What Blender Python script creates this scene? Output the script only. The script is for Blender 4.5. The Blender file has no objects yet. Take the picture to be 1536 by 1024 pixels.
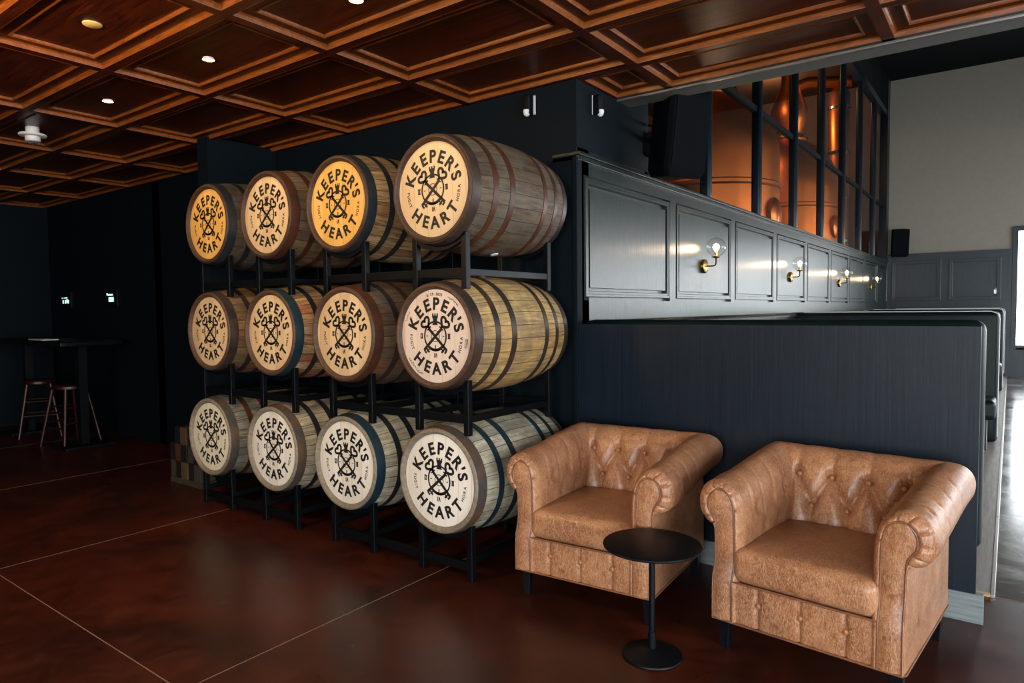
import bpy, bmesh, math, random
from math import pi, sin, cos, radians, atan2, sqrt
from mathutils import Vector, Matrix
random.seed(7)
C = bpy.context.scene.collection
S = bpy.context.scene

# ------------------------------------------------------------------ helpers
class MB:
    def __init__(s): s.v = []; s.f = []
    def add(s, vs, fs):
        o = len(s.v); s.v += [tuple(v) for v in vs]; s.f += [tuple(i + o for i in f) for f in fs]; return s
    def box(s, x0, x1, y0, y1, z0, z1):
        return s.add([(x0,y0,z0),(x1,y0,z0),(x1,y1,z0),(x0,y1,z0),(x0,y0,z1),(x1,y0,z1),(x1,y1,z1),(x0,y1,z1)],
            [(0,3,2,1),(4,5,6,7),(0,1,5,4),(1,2,6,5),(2,3,7,6),(3,0,4,7)])
    def rbox(s, x0, x1, y0, y1, z0, z1, r=.02, n=4, crown=0.0):
        """box with rounded edges"""
        cx, cy, cz = (x0+x1)/2, (y0+y1)/2, (z0+z1)/2
        hx, hy, hz = (x1-x0)/2, (y1-y0)/2, (z1-z0)/2
        def axis(h):
            a = [-h + r*(1-cos(pi/2*i/n)) for i in range(n+1)]
            m = 8
            a += [-h+r + (2*h-2*r)*i/m for i in range(1, m)]
            a += [h - r*(1-cos(pi/2*i/n)) for i in range(n, -1, -1)]
            return a
        def pt(p):
            q = Vector((max(-hx+r, min(hx-r, p[0])), max(-hy+r, min(hy-r, p[1])), max(-hz+r, min(hz-r, p[2]))))
            d = Vector(p) - q
            # map square corner region onto the sphere
            if d.length > 1e-9:
                m = max(abs(d.x), abs(d.y), abs(d.z)); d = d.normalized()*r if m > r*.999 else d*(1)
                v = q + d
            else: v = q
            if crown and v.z > 0:
                v.z += crown*(1-(v.x/hx)**2)*(1-(v.y/hy)**2)
            return (v.x+cx, v.y+cy, v.z+cz)
        ax, ay, az = axis(hx), axis(hy), axis(hz)
        def face(A, B, mk, flip):
            vs = [pt(mk(a, b)) for a in A for b in B]; nb = len(B); fs = []
            for i in range(len(A)-1):
                for j in range(nb-1):
                    q = (i*nb+j, (i+1)*nb+j, (i+1)*nb+j+1, i*nb+j+1)
                    fs.append(q[::-1] if flip else q)
            s.add(vs, fs)
        face(ax, ay, lambda a,b:(a,b,hz), False); face(ax, ay, lambda a,b:(a,b,-hz), True)
        face(ay, az, lambda a,b:(hx,a,b), False); face(ay, az, lambda a,b:(-hx,a,b), True)
        face(ax, az, lambda a,b:(a,-hy,b), False); face(ax, az, lambda a,b:(a,hy,b), True)
        return s
    def tube(s, pts, r, n=10, cap=True, closed=False):
        pts = [Vector(p) for p in pts]; N = len(pts); rs = r if isinstance(r, (list, tuple)) else [r]*N
        vs = []; prev = None
        for i, p in enumerate(pts):
            if closed: t = (pts[(i+1) % N]-pts[i-1])
            else: t = (pts[min(i+1, N-1)]-pts[max(i-1, 0)])
            t.normalize()
            if prev is None:
                u = t.orthogonal().normalized()
            else:
                u = (prev - t*prev.dot(t)).normalized()
            prev = u; w = t.cross(u)
            for k in range(n):
                a = 2*pi*k/n; vs.append(p+(u*cos(a)+w*sin(a))*rs[i])
        fs = []
        for i in range(N if closed else N-1):
            j = (i+1) % N
            for k in range(n):
                fs.append((i*n+k, i*n+(k+1) % n, j*n+(k+1) % n, j*n+k))
        if cap and not closed:
            fs.append(tuple(range(n))[::-1]); fs.append(tuple((N-1)*n+k for k in range(n)))
        return s.add(vs, fs)
    def lathe(s, prof, n=48, axis='z', c=(0,0,0), closed=False):
        """prof: list of (r, h)"""
        vs = []
        for r, h in prof:
            for k in range(n):
                a = 2*pi*k/n
                if axis == 'z': p = (r*cos(a), r*sin(a), h)
                elif axis == 'y': p = (r*cos(a), h, -r*sin(a))
                else: p = (h, r*cos(a), r*sin(a))
                vs.append((p[0]+c[0], p[1]+c[1], p[2]+c[2]))
        fs = []
        m = len(prof)
        for i in range(m if closed else m-1):
            j = (i+1) % m
            for k in range(n):
                fs.append((i*n+k, i*n+(k+1) % n, j*n+(k+1) % n, j*n+k))
        return s.add(vs, fs)
    def prism(s, poly, y0, y1):
        """poly in (x, z), extruded along y"""
        n = len(poly)
        vs = [(x, y0, z) for x, z in poly]+[(x, y1, z) for x, z in poly]
        fs = [tuple(range(n))[::-1], tuple(range(n, 2*n))]+[(i, (i+1) % n, n+(i+1) % n, n+i) for i in range(n)]
        return s.add(vs, fs)
    def mesh(s, name):
        me = bpy.data.meshes.new(name); me.from_pydata(s.v, [], s.f)
        bm = bmesh.new(); bm.from_mesh(me); bmesh.ops.remove_doubles(bm, verts=bm.verts, dist=1e-5)
        bmesh.ops.recalc_face_normals(bm, faces=bm.faces); bm.to_mesh(me); bm.free(); return me
    def build(s, name, mat, parent=None, smooth=True, ang=40, bevel=0):
        me = s.mesh(name); me.materials.append(mat)
        o = bpy.data.objects.new(name, me); C.objects.link(o)
        if parent is not None: o.parent = parent
        if bevel:
            b = o.modifiers.new('bevel', 'BEVEL'); b.width = bevel; b.segments = 2; b.limit_method = 'ANGLE'; b.angle_limit = radians(40)
        if smooth:
            me.polygons.foreach_set('use_smooth', [True]*len(me.polygons))
            me.set_sharp_from_angle(angle=radians(ang))
        return o

def tag(o, label=None, cat=None, group=None, kind=None):
    if label: o['label'] = label
    if cat: o['category'] = cat
    if group: o['group'] = group
    if kind: o['kind'] = kind
    return o
def empty(name, loc, rz=0, label=None, cat=None, group=None):
    o = bpy.data.objects.new(name, None); C.objects.link(o); o.location = loc; o.rotation_euler = (0, 0, rz)
    o.empty_display_size = .1
    return tag(o, label, cat, group)
def struct(mb, name, mat, **k):
    o = mb.build(name, mat, **k); o['kind'] = 'structure'; return o
def kids(o): return [c for c in bpy.data.objects if c.parent == o]
def copy_tree(o, parent=None):
    c = o.copy(); C.objects.link(c); c.parent = parent
    for ch in kids(o): copy_tree(ch, c)
    return c

# ------------------------------------------------------------------ materials
def lin(c):
    return tuple(((x/255)/12.92 if x/255 <= .04045 else ((x/255+.055)/1.055)**2.4) for x in c)+(1,)
class Mat:
    def __init__(s, name):
        s.m = bpy.data.materials.new(name); s.m.use_nodes = True
        s.nt = s.m.node_tree; s.b = s.nt.nodes['Principled BSDF']; s.out = s.nt.nodes['Material Output']
    def n(s, t, **k):
        nd = s.nt.nodes.new('ShaderNode'+t)
        for a, v in k.items():
            if a.startswith('_'): setattr(nd, a[1:], v)
            else:
                key = int(a[1:]) if a[0] == 'i' and a[1:].isdigit() else a.replace('__', ' ')
                nd.inputs[key].default_value = v
        return nd
    def l(s, a, b): s.nt.links.new(a, b)
    def math(s, op, a, b=None):
        nd = s.nt.nodes.new('ShaderNodeMath'); nd.operation = op
        for i, x in enumerate((a, b)):
            if x is None: continue
            if isinstance(x, (int, float)): nd.inputs[i].default_value = x
            else: s.l(x, nd.inputs[i])
        return nd.outputs[0]
    def coords(s, scale=(1,1,1), kind='Object', rnd=False):
        tc = s.n('TexCoord'); mp = s.n('Mapping'); mp.inputs['Scale'].default_value = scale
        s.l(tc.outputs[kind], mp.inputs['Vector'])
        if rnd:
            oi = s.n('ObjectInfo'); ml = s.math('MULTIPLY', oi.outputs['Random'], 37.0)
            cb = s.n('CombineXYZ'); s.l(ml, cb.inputs[0]); s.l(ml, cb.inputs[1]); s.l(ml, cb.inputs[2]); s.l(cb.outputs[0], mp.inputs['Location'])
        return mp.outputs[0]
    def noise(s, vec, scale=5, detail=4, rough=.55, dist=0):
        nd = s.n('TexNoise', Scale=scale, Detail=detail, Roughness=rough, Distortion=dist); s.l(vec, nd.inputs['Vector']); return nd.outputs['Fac']
    def ramp(s, fac, stops):
        nd = s.nt.nodes.new('ShaderNodeValToRGB'); e = nd.color_ramp.elements
        e[0].position, e[0].color = stops[0]; e[1].position, e[1].color = stops[-1]
        for p, c in stops[1:-1]:
            x = e.new(p); x.color = c
        s.l(fac, nd.inputs[0]); return nd.outputs[0]
    def mix(s, fac, a, b, mode='MIX'):
        nd = s.nt.nodes.new('ShaderNodeMix'); nd.data_type = 'RGBA'; nd.blend_type = mode
        if isinstance(fac, (int, float)): nd.inputs[0].default_value = fac
        else: s.l(fac, nd.inputs[0])
        for i, x in ((6, a), (7, b)):
            if isinstance(x, tuple): nd.inputs[i].default_value = x
            else: s.l(x, nd.inputs[i])
        return nd.outputs[2]
    def bump(s, h, strength=.3, dist=.01):
        nd = s.n('Bump', Strength=strength, Distance=dist); s.l(h, nd.inputs['Height']); s.l(nd.outputs[0], s.b.inputs['Normal'])
    def set(s, col=None, rough=None, metal=None, spec=None, coat=None):
        for k, v in (('Base Color', col), ('Roughness', rough), ('Metallic', metal), ('Specular IOR Level', spec), ('Coat Weight', coat)):
            if v is None: continue
            if hasattr(v, 'links'): s.l(v, s.b.inputs[k])
            else: s.b.inputs[k].default_value = v
        return s.m

def plain(name, rgb, rough=.5, metal=0, spec=.5, var=.15, scale=8, bump=0):
    M = Mat(name); v = M.coords(); c = lin(rgb)
    n = M.noise(v, scale, 3)
    lo = tuple(x*(1-var) for x in c[:3])+(1,); hi = tuple(min(1, x*(1+var)) for x in c[:3])+(1,)
    col = M.ramp(n, [(.3, lo), (.7, hi)])
    r = M.math('MULTIPLY_ADD', n, .12); r.node.inputs[2].default_value = rough-.06
    if bump: M.bump(M.noise(v, scale*12, 3), bump, .002)
    return M.set(col, r, metal, spec)
def wood(name, dark, light, stretch=(1, 12, 12), scale=3, rough=.4, bump=.15, spec=.5, coat=0, dist=1.2, spread=(.35,.65), patch=.18):
    """grain runs along the axis with the smallest stretch"""
    M = Mat(name); v = M.coords(stretch)
    n = M.noise(v, scale, 8, .6, dist); f = M.noise(v, scale*7, 4, .6, .3)
    h = M.math('ADD', M.math('MULTIPLY', n, .7), M.math('MULTIPLY', f, .3))
    col = M.ramp(h, [(spread[0], lin(dark)), (spread[1], lin(light))])
    big = M.noise(M.coords(), 1.3, 2)
    col = M.mix(M.math('MULTIPLY', big, patch*2), col, tuple(x*.45 for x in lin(dark)[:3])+(1,))
    M.bump(h, bump, .004)
    M.b.inputs['Coat Roughness'].default_value = .12
    return M.set(col, rough, 0, spec, coat)
def emit(name, rgb, strength):
    M = Mat(name); M.b.inputs['Emission Color'].default_value = lin(rgb); M.b.inputs['Emission Strength'].default_value = strength
    M.set(lin(rgb), .5); return M.m

m_teal = plain('dark_teal_paint', (7, 17, 23), .65, spec=.12, var=.06, scale=3)
m_teal_left = plain('teal_paint', (9, 20, 27), .65, spec=.12, var=.06, scale=3)
m_black_wall = plain('black_paint', (7, 9, 12), .8, spec=.1, var=.1, scale=2)
m_grey_wall = plain('warm_grey_plaster', (140, 136, 126), .85, var=.05, scale=14, bump=.1)
m_navy = wood('navy_stained_oak', (20, 34, 44), (34, 52, 62), (9, 9, .6), 3, .38, .1)
m_panel = wood('slate_stained_oak', (9, 20, 20), (24, 38, 36), (11, 11, .6), 3.4, .29, .6, .5, dist=2.4, spread=(.4, .58), patch=.05)
m_part = wood('charcoal_blue_oak_veneer', (8, 21, 32), (24, 34, 44), (26, 26, .5), 3, .42, .3, .24, dist=.8)
m_base = wood('grey_washed_board', (100, 112, 116), (150, 158, 158), (.6, 9, 14), 4, .5, .2)
m_plat = wood('pale_grey_oak_boards', (120, 112, 106), (170, 160, 150), (12, .8, 9), 3, .4, .15)
m_metal_edge = plain('brushed_metal_trim', (190, 180, 176), .3, .9, var=.05)
m_ceil = wood('mahogany_panelling', (38, 12, 4), (98, 38, 10), (.9, 11, 11), 2.6, .34, .12, .3, coat=.0, dist=1.6, spread=(.38, .62))
m_bead = wood('mahogany_moulding', (92, 44, 14), (160, 90, 36), (.9, 11, 11), 5, .36, .1, .35, coat=.0)
m_soffit = plain('grey_plaster_edge', (92, 92, 86), .8, var=.08, scale=30)
m_black = plain('black_powdercoat', (6, 10, 15), .45, .0, var=.1, spec=.22)
m_rack = plain('black_painted_steel', (4, 7, 11), .45, .0, spec=.25, var=.12)
m_leg = plain('ebonised_wood', (8, 12, 18), .3, var=.1)
m_brass = plain('aged_brass', (176, 140, 76), .28, 1, var=.2, scale=20)
m_darkbrass = plain('dark_bronze', (40, 32, 24), .35, .9, var=.2, scale=20)
m_copper = plain('polished_copper', (206, 112, 54), .38, 1, var=.015, scale=2)
m_steel = plain('steel', (150, 150, 150), .25, 1, var=.05)
m_still_wall = plain('umber_plaster', (78, 46, 28), .8, var=.1, scale=2)
m_leath_green = plain('dark_green_leather', (8, 24, 26), .45, spec=.25, var=.25, scale=6, bump=.2)
m_white = plain('white_plastic', (215, 218, 222), .5, var=.03)
m_mull = plain('teal_painted_steel', (6, 22, 32), .3, 0, var=.02, spec=.28)
m_sp = plain('speaker_black', (4, 7, 11), .8, spec=.08, var=.1)
m_red = plain('red_lacquered_wood', (44, 6, 7), .4, var=.2)
m_paper = plain('paper_white', (200, 205, 205), .7, var=.02)
m_bulb = emit('bulb_glow', (255, 205, 150), 22)
m_down = emit('downlight_glow', (255, 225, 190), 14)
m_glint = emit('glint_glow', (190, 225, 225), .9)
m_offlens = plain('cream_lens', (225, 190, 120), .5, var=.02)
m_ink = plain('black_brand_ink', (16, 14, 13), .6, var=.1)
m_pen = plain('pen_ink', (40, 30, 30), .6, var=.1)

def glass(name, tint=(1,1,1), mirror=1.0, rough=.0, ior=1.45):
    M = Mat(name); nt = M.nt; nt.nodes.remove(M.b)
    tr = M.n('BsdfTransparent'); tr.inputs[0].default_value = tint+(1,)
    gl = M.n('BsdfGlossy'); gl.inputs['Roughness'].default_value = rough
    ge = M.n('NewGeometry'); dt = nt.nodes.new('ShaderNodeVectorMath'); dt.operation = 'DOT_PRODUCT'
    M.l(ge.outputs['Normal'], dt.inputs[0]); M.l(ge.outputs['Incoming'], dt.inputs[1])
    k = M.math('POWER', M.math('SUBTRACT', 1.0, M.math('ABSOLUTE', dt.outputs['Value'])), 5.0)
    f = M.math('MULTIPLY_ADD', k, .95); f.node.inputs[2].default_value = .05; mx = M.n('MixShader')
    M.l(M.math('MULTIPLY', f, mirror), mx.inputs[0]); M.l(tr.outputs[0], mx.inputs[1]); M.l(gl.outputs[0], mx.inputs[2]); M.l(mx.outputs[0], M.out.inputs[0])
    return M.m
def opal():
    M = Mat('opal_glass'); nt = M.nt; nt.nodes.remove(M.b)
    tr = M.n('BsdfTransparent'); em = M.n('Emission', Strength=4.0); em.inputs[0].default_value = (1, .6, .28, 1); mx = M.n('MixShader'); mx.inputs[0].default_value = .3
    M.l(tr.outputs[0], mx.inputs[1]); M.l(em.outputs[0], mx.inputs[2]); M.l(mx.outputs[0], M.out.inputs[0]); return M.m
m_opal = opal()
m_globe = glass('clear_glass_globe', (.97, .96, .95))
m_pane = glass('glazing_glass', (.9, .88, .84), .55, .0)

def leather():
    M = Mat('distressed_tan_leather'); v = M.coords()
    big = M.noise(v, 6, 4, .6, .6); mid = M.noise(v, 28, 6, .7, .8); fine = M.noise(v, 190, 4, .6)
    vs = M.coords((1, 1, .35)); scr = M.noise(vs, 100, 6, .75, 2.2)
    base = M.ramp(big, [(.3, lin((128, 72, 44))), (.5, lin((150, 94, 60))), (.72, lin((174, 118, 80)))])
    light = M.ramp(scr, [(.44, (0,0,0,1)), (.60, (1,1,1,1))])
    col = M.mix(M.math('MULTIPLY', light, .62), base, lin((206, 168, 132)))
    dk = M.ramp(mid, [(.3, (1,1,1,1)), (.48, (0,0,0,1))])
    col = M.mix(M.math('MULTIPLY', dk, .5), col, lin((104, 54, 30)))
    h = M.math('ADD', M.math('MULTIPLY', fine, .5), M.math('MULTIPLY', mid, 1.2))
    M.bump(h, .28, .003)
    r = M.ramp(mid, [(.3, (.27,.27,.27,1)), (.7, (.44,.44,.44,1))])
    return M.set(col, r, 0, .5)
m_leather = leather()
m_piping = plain('leather_piping', (124, 80, 54), .4, var=.25, scale=30)
m_crease = plain('leather_button', (168, 112, 72), .35, var=.2, scale=30)

def floor_mat():
    M = Mat('stained_polished_concrete'); v = M.coords()
    a = M.noise(v, .9, 6, .65, .8); b = M.noise(v, 5, 8, .7, 1.5); sp = M.noise(v, 60, 2)
    h = M.math('ADD', M.math('MULTIPLY', a, .65), M.math('MULTIPLY', b, .35))
    red = M.ramp(h, [(.3, lin((30, 15, 11))), (.45, lin((50, 20, 12))), (.58, lin((72, 28, 14))), (.72, lin((88, 46, 24)))])
    speck = M.ramp(sp, [(.74, (0,0,0,1)), (.8, (1,1,1,1))])
    red = M.mix(M.math('MULTIPLY', speck, .12), red, lin((150, 110, 80)))
    red = M.mix(.0, red, red)
    r = M.ramp(b, [(.3, (.26,.26,.26,1)), (.75, (.42,.42,.42,1))])
    M.bump(M.noise(v, 14, 5), .04, .004)
    return M.set(red, r, 0, .45)
m_floor = floor_mat()
def floor_grey():
    M = Mat('concrete_reflection_grey'); v = M.coords()  # grey mostly stands in for the window's reflection on this floor
    b = M.noise(v, 2.2, 8, .7, 1.5)
    col = M.ramp(b, [(.3, lin((52, 48, 46))), (.5, lin((84, 80, 78))), (.7, lin((120, 116, 112)))])
    r = M.ramp(b, [(.3, (.10,.10,.10,1)), (.75, (.26,.26,.26,1))])
    M.bump(M.noise(v, 14, 5), .05, .004)
    return M.set(col, r, 0, .5)
m_floor_grey = floor_grey()
m_joint = plain('joint_filler', (128, 104, 86), .7, var=.1)

def barrel_wood(name, c1, c2, c3, stain=(70, 50, 38), grey=.35):
    """staves around the local y axis, each a shade of its own, stained and weathered"""
    M = Mat(name); tc = M.n('TexCoord'); sp = M.n('SeparateXYZ'); M.l(tc.outputs['Object'], sp.inputs[0])
    ang = M.math('ARCTAN2', sp.outputs[0], sp.outputs[2])
    k = M.math('MULTIPLY', ang, 28/(2*pi)); fl = M.math('FLOOR', k); fr = M.math('FRACT', k)
    wn = M.nt.nodes.new('ShaderNodeTexWhiteNoise'); wn.noise_dimensions = '1D'; M.l(fl, wn.inputs['W'])
    col = M.ramp(wn.outputs['Value'], [(0, lin(c1)), (.5, lin(c2)), (1, lin(c3))])
    oi = M.n('ObjectInfo')
    cb = M.n('CombineXYZ'); M.l(M.math('MULTIPLY', ang, 3.2), cb.inputs[0]); M.l(M.math('MULTIPLY', sp.outputs[1], .9), cb.inputs[1]); M.l(M.math('MULTIPLY', fl, 3.1), cb.inputs[2])
    g = M.noise(cb.outputs[0], 5, 8, .7, .6)
    col = M.mix(M.ramp(g, [(.42, (0,0,0,1)), (.62, (.85,.85,.85,1))]), col, lin(stain))
    w = M.noise(M.coords((1,1,1), rnd=True), 6, 5, .65, .5)
    col = M.mix(M.math('MULTIPLY', M.ramp(w, [(.44, (0,0,0,1)), (.58, (1,1,1,1))]), min(.8, grey*1.5)), col, lin((96, 92, 84)))
    gap = M.math('LESS_THAN', M.math('MINIMUM', fr, M.math('SUBTRACT', 1.0, fr)), .022)
    col = M.mix(gap, col, lin((28, 20, 14)))
    M.bump(M.math('SUBTRACT', g, M.math('MULTIPLY', gap, 1.5)), .35, .003)
    return M.set(col, .62, 0, .3)
def head_wood(name, c1, c2, rough=.5):
    M = Mat(name); tc = M.n('TexCoord'); sp = M.n('SeparateXYZ'); M.l(tc.outputs['Object'], sp.inputs[0])
    k = M.math('MULTIPLY', sp.outputs[0], 11.3); fl = M.math('FLOOR', M.math('ADD', k, .5)); fr = M.math('FRACT', M.math('ADD', k, .5))
    oi = M.n('ObjectInfo'); wn = M.nt.nodes.new('ShaderNodeTexWhiteNoise'); wn.noise_dimensions = '2D'
    cb = M.n('CombineXYZ'); M.l(fl, cb.inputs[0]); M.l(oi.outputs['Random'], cb.inputs[1]); M.l(cb.outputs[0], wn.inputs['Vector'])
    v = M.coords((9, 9, .9), rnd=True); g = M.noise(v, 4, 6, .6, .5)
    f = M.math('ADD', M.math('MULTIPLY', wn.outputs['Value'], .6), M.math('MULTIPLY', g, .4))
    col = M.ramp(f, [(.15, lin(c1)), (.8, lin(c2))])
    gap = M.math('LESS_THAN', M.math('MINIMUM', fr, M.math('SUBTRACT', 1.0, fr)), .012)
    col = M.mix(M.math('MULTIPLY', gap, .5), col, lin((120, 84, 50)))
    st = M.noise(M.coords(rnd=True), 5, 5, .7); col = M.mix(M.ramp(st, [(.62, (0,0,0,1)), (.8, (.35,.35,.35,1))]), col, lin((150, 110, 70)))
    return M.set(col, rough, 0, .35)
def hoop_mat(name, c, rust, amt=.5, rough=.42):
    M = Mat(name); v = M.coords(rnd=True); n = M.noise(v, 7, 6, .7, .6)
    hi = .62-.3*amt
    col = M.ramp(n, [(max(.05, hi-.1), lin(c)), (hi+.12, lin(rust))])
    M.bump(M.noise(v, 50, 4), .2, .002)
    return M.set(col, rough, .15, .4)

# ------------------------------------------------------------------ camera
F_PX, YAW, PITCH, ROLL, HGT = 1012.465, 0.636422, 0.0472485, -0.0100155, 1.401769
cam_d = bpy.data.cameras.new('camera'); cam = bpy.data.objects.new('camera', cam_d); C.objects.link(cam)
cy, sy, cp, sp_ = cos(YAW), sin(YAW), cos(PITCH), sin(PITCH)
fwd = Vector((-sy*cp, cy*cp, -sp_)); right = Vector((cy, sy, 0)); up = right.cross(fwd)
r_ = right*cos(ROLL)+up*sin(ROLL); u_ = -right*sin(ROLL)+up*cos(ROLL)
cam.matrix_world = Matrix(((r_.x, u_.x, -fwd.x, 0), (r_.y, u_.y, -fwd.y, 0), (r_.z, u_.z, -fwd.z, HGT), (0, 0, 0, 1)))
cam_d.sensor_fit = 'HORIZONTAL'; cam_d.sensor_width = 36; cam_d.lens = F_PX/1536*36; cam_d.clip_start = .05; cam_d.clip_end = 200
S.camera = cam

# ------------------------------------------------------------------ setting
XL, XR, XP = -10.15, 4.4, -2.13        # left wall, right wall, panelled wall
YN, YB, YF = -5.2, 3.55, 16.32         # wall behind camera, barrel wall, far wall
ZC, ZH = 2.78, 6.1
XS = -7.2                               # far side of the still room
YJ = 3.93
struct(MB().box(XL, XR, YN, YJ, -.1, 0).box(XL, XP, YJ, YF, -.1, 0), 'floor', m_floor, smooth=False)
struct(MB().box(XP, XR, YJ, YF, -.1, 0), 'floor_hall', m_floor_grey, smooth=False)
jw = .0022
jm = MB()
for x in (-8.49, -6.48, -4.467, -2.45, 1.58, 3.6):
    if x < XP-.2: jm.box(x-jw, x+jw, YN, YB, -.001, .0006)
    else: jm.box(x-jw, x+jw, YN, YJ, -.001, .0006)
for y in (-2.78, -.78, 1.228): jm.box(XL, XR, y-jw, y+jw, -.001, .0006)
jm.box(-.05, XR, YJ-.006, YJ+.006, -.001, .0006)
struct(jm, 'trim_1', m_joint, smooth=False)

# walls
struct(MB().box(XL-.15, XP, YB, YB+.15, 0, ZH), 'wall_back', m_teal, smooth=False)
struct(MB().box(XL-.15, XL, YN, YB, 0, ZC+.2), 'wall_left', m_teal_left, smooth=False)
struct(MB().box(-5.30, -5.15, 2.93, YB, 0, ZC+.02), 'wall_wing', m_teal_left, smooth=False)
GD, GW = .034, .022
pw = MB().box(XP-.15, XP-GD, YB+.01, YF, 0, 2.33).box(XP-.15, XP, YB+.02, 4.55, 2.33, ZH)
P0, PP, PWD, PZ0, PZ1, PB = 3.64, 1.42, 1.31, 1.455, 2.225, .058
pw.box(XP-GD, XP, YB+.01, YF, 0, PZ0).box(XP-GD, XP, YB+.01, YF, PZ1, 2.33).box(XP-GD, XP, YB+.01, P0, PZ0, PZ1)
for i in range(9):
    y0 = P0+PP*i; y1 = y0+PWD; pw.box(XP-GD, XP, y1, y0+PP if i < 8 else YF, PZ0, PZ1)
    q = PB+GW; pw.box(XP-GD, XP-.003, y0+q, y1-q, PZ0+q, PZ1-q)
struct(pw, 'wall_panelled', m_panel, smooth=False)
struct(MB().box(XP, XP+.004, YB, 4.55, 2.38, ZH), 'wall_panelled_upper', m_teal, smooth=False)
# rear wall with window opening, right wall with two openings
def wall_holes(name, mat, axis, p0, p1, lo, hi, z1, holes, z0=0):
    """axis 'x': wall spans x lo..hi at y p0..p1;  holes (a,b,z0,z1)"""
    mb = MB()
    def bx(a, b, za, zb):
        if b-a < 1e-4 or zb-za < 1e-4: return
        if axis == 'x': mb.box(a, b, p0, p1, za, zb)
        else: mb.box(p0, p1, a, b, za, zb)
    cur = lo
    for a, b, za, zb in sorted(holes):
        bx(cur, a, z0, z1); bx(a, b, z0, za); bx(a, b, zb, z1); cur = b
    bx(cur, hi, z0, z1)
    return struct(mb, name, mat, smooth=False)
wall_holes('wall_rear', m_teal, 'x', YN-.15, YN, XL-.15, XR+.15, ZC+.2, [(-.6, 3.9, .5, 2.55)])
wall_holes('wall_right', m_grey_wall, 'y', XR, XR+.15, YN, YF+.15, ZH+.1, [(-3.6, 2.6, .5, 2.55), (5.2, 9.6, .58, 2.85), (10.6, 15.4, .58, 2.85)])
wall_holes('wall_far', m_grey_wall, 'x', YF, YF+.15, XP-.15, XR+.15, ZH+.1, [(.06, 3.9, .58, 2.85)])
# wainscot on the far wall
wm = MB().box(XP, .0, YF-.03, YF, 0, 2.44).box(XP, .02, YF-.06, YF, 2.44, 2.475)
struct(wm, 'wall_far_wainscot', m_navy, smooth=False)
struct(MB().box(.0, 4.4, YF-.03, YF, 0, .56), 'wall_far_apron', m_navy, smooth=False)
def frame_ring(mb, plane, c, a0, a1, z0, z1, w, d, out=1):
    """picture frame moulding; plane 'x' lies on x=c facing +x, 'y' on y=c facing -y"""
    prof = [(0, 0), (0, d*.9), (w*.06, d), (w*.45, d), (w*.5, d*.9), (w*.93, d*.9), (w, d*.8), (w, 0)]
    ring = []
    for (o, h) in prof:
        pts = [(a0+o, z0+o), (a1-o, z0+o), (a1-o, z1-o), (a0+o, z1-o)]
        for (a, z) in pts:
            ring.append((c+h, a, z) if plane == 'x' else (a, c-h, z))
    fs = []
    for i in range(len(prof)-1):
        for k in range(4): fs.append((i*4+k, i*4+(k+1) % 4, (i+1)*4+(k+1) % 4, (i+1)*4+k))
    mb.add(ring, fs)
fm = MB()
for i in range(9):
    y0 = 3.64+1.42*i
    frame_ring(fm, 'x', XP-GD, y0+GW, y0+PWD-GW*.6, PZ0+GW, PZ1-GW*.6, PB-GW, .038)
struct(fm, 'trim_2', m_panel, smooth=False)
fm = MB()
for a, b in ((-2.045, -1.16), (-1.025, -.165)): frame_ring(fm, 'y', YF-.03, a, b, 1.5, 2.33, .07, .03)
struct(fm, 'trim_3', m_navy, smooth=False)
struct(MB().box(XP-.17, XP+.03, YB-.005, YF, 2.33, 2.352).box(XP-.17, XP+.018, YB, YF, 2.30, 2.33), 'trim_4', m_panel, smooth=False, bevel=.004)
struct(MB().box(XP-.02, XP+.012, YB-.012, YB+.05, 0, 2.32), 'trim_5', m_teal, smooth=False, bevel=.004)

# coffered timber ceiling: grid of shallow coffers
gx = [-2.965-.0, ]; px, py = 1.213, .597
gxs = [-2.965+px*i for i in range(-6, 7)]
gys = [2.98+py*i for i in range(-14, 3)]
cm = MB(); bm_ = MB()
bw = .029
def coffer(x0, x1, y0, y1):
    o = [(0, 0), (.004, .016), (.016, .026), (.020, .026)]
    def ring(mb, prof):
        vs = []
        for off, h in prof:
            for (x, y) in ((x0+off, y0+off), (x1-off, y0+off), (x1-off, y1-off), (x0+off, y1-off)): vs.append((x, y, ZC+h))
        fs = []
        for i in range(len(prof)-1):
            for k in range(4): fs.append((i*4+k, i*4+(k+1) % 4, (i+1)*4+(k+1) % 4, (i+1)*4+k))
        mb.add(vs, fs)
    ring(bm_, [(0, 0), (.003, .019), (.009, .026), (.018, .026)])
    ring(cm, [(.018, .026), (.068, .026)])
    ring(bm_, [(.068, .026), (.069, .021), (.075, .020), (.080, .026), (.082, .036), (.088, .036)])
    d = .088
    cm.add([(x0+d, y0+d, ZC+.036), (x1-d, y0+d, ZC+.036), (x1-d, y1-d, ZC+.036), (x0+d, y1-d, ZC+.036)], [(0, 1, 2, 3)])
xs = [max(XL, x) for x in gxs if x > XL-px]; ys = gys
for i in range(len(gxs)-1):
    for j in range(len(gys)-1):
        xa, xb = gxs[i]+bw, gxs[i+1]-bw; ya, yb = gys[j]+bw, gys[j+1]-bw
        if xb < XL+.2 or xa > XR-.1: continue
        xa = max(xa, XL+.01); xb = min(xb, XR-.01)
        ya = max(ya, YN+.01)
        if j == len(gys)-2:           # last row before the edge of the dropped ceiling
            if xb < XP+.2: continue
            xa = max(xa, XP+.03); yb = 4.03
        elif j == len(gys)-3:
            if xb < XP+.3: yb = YB-.04
            elif xa < XP: yb = YB-.04
        coffer(xa, xb, ya, yb)
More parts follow.
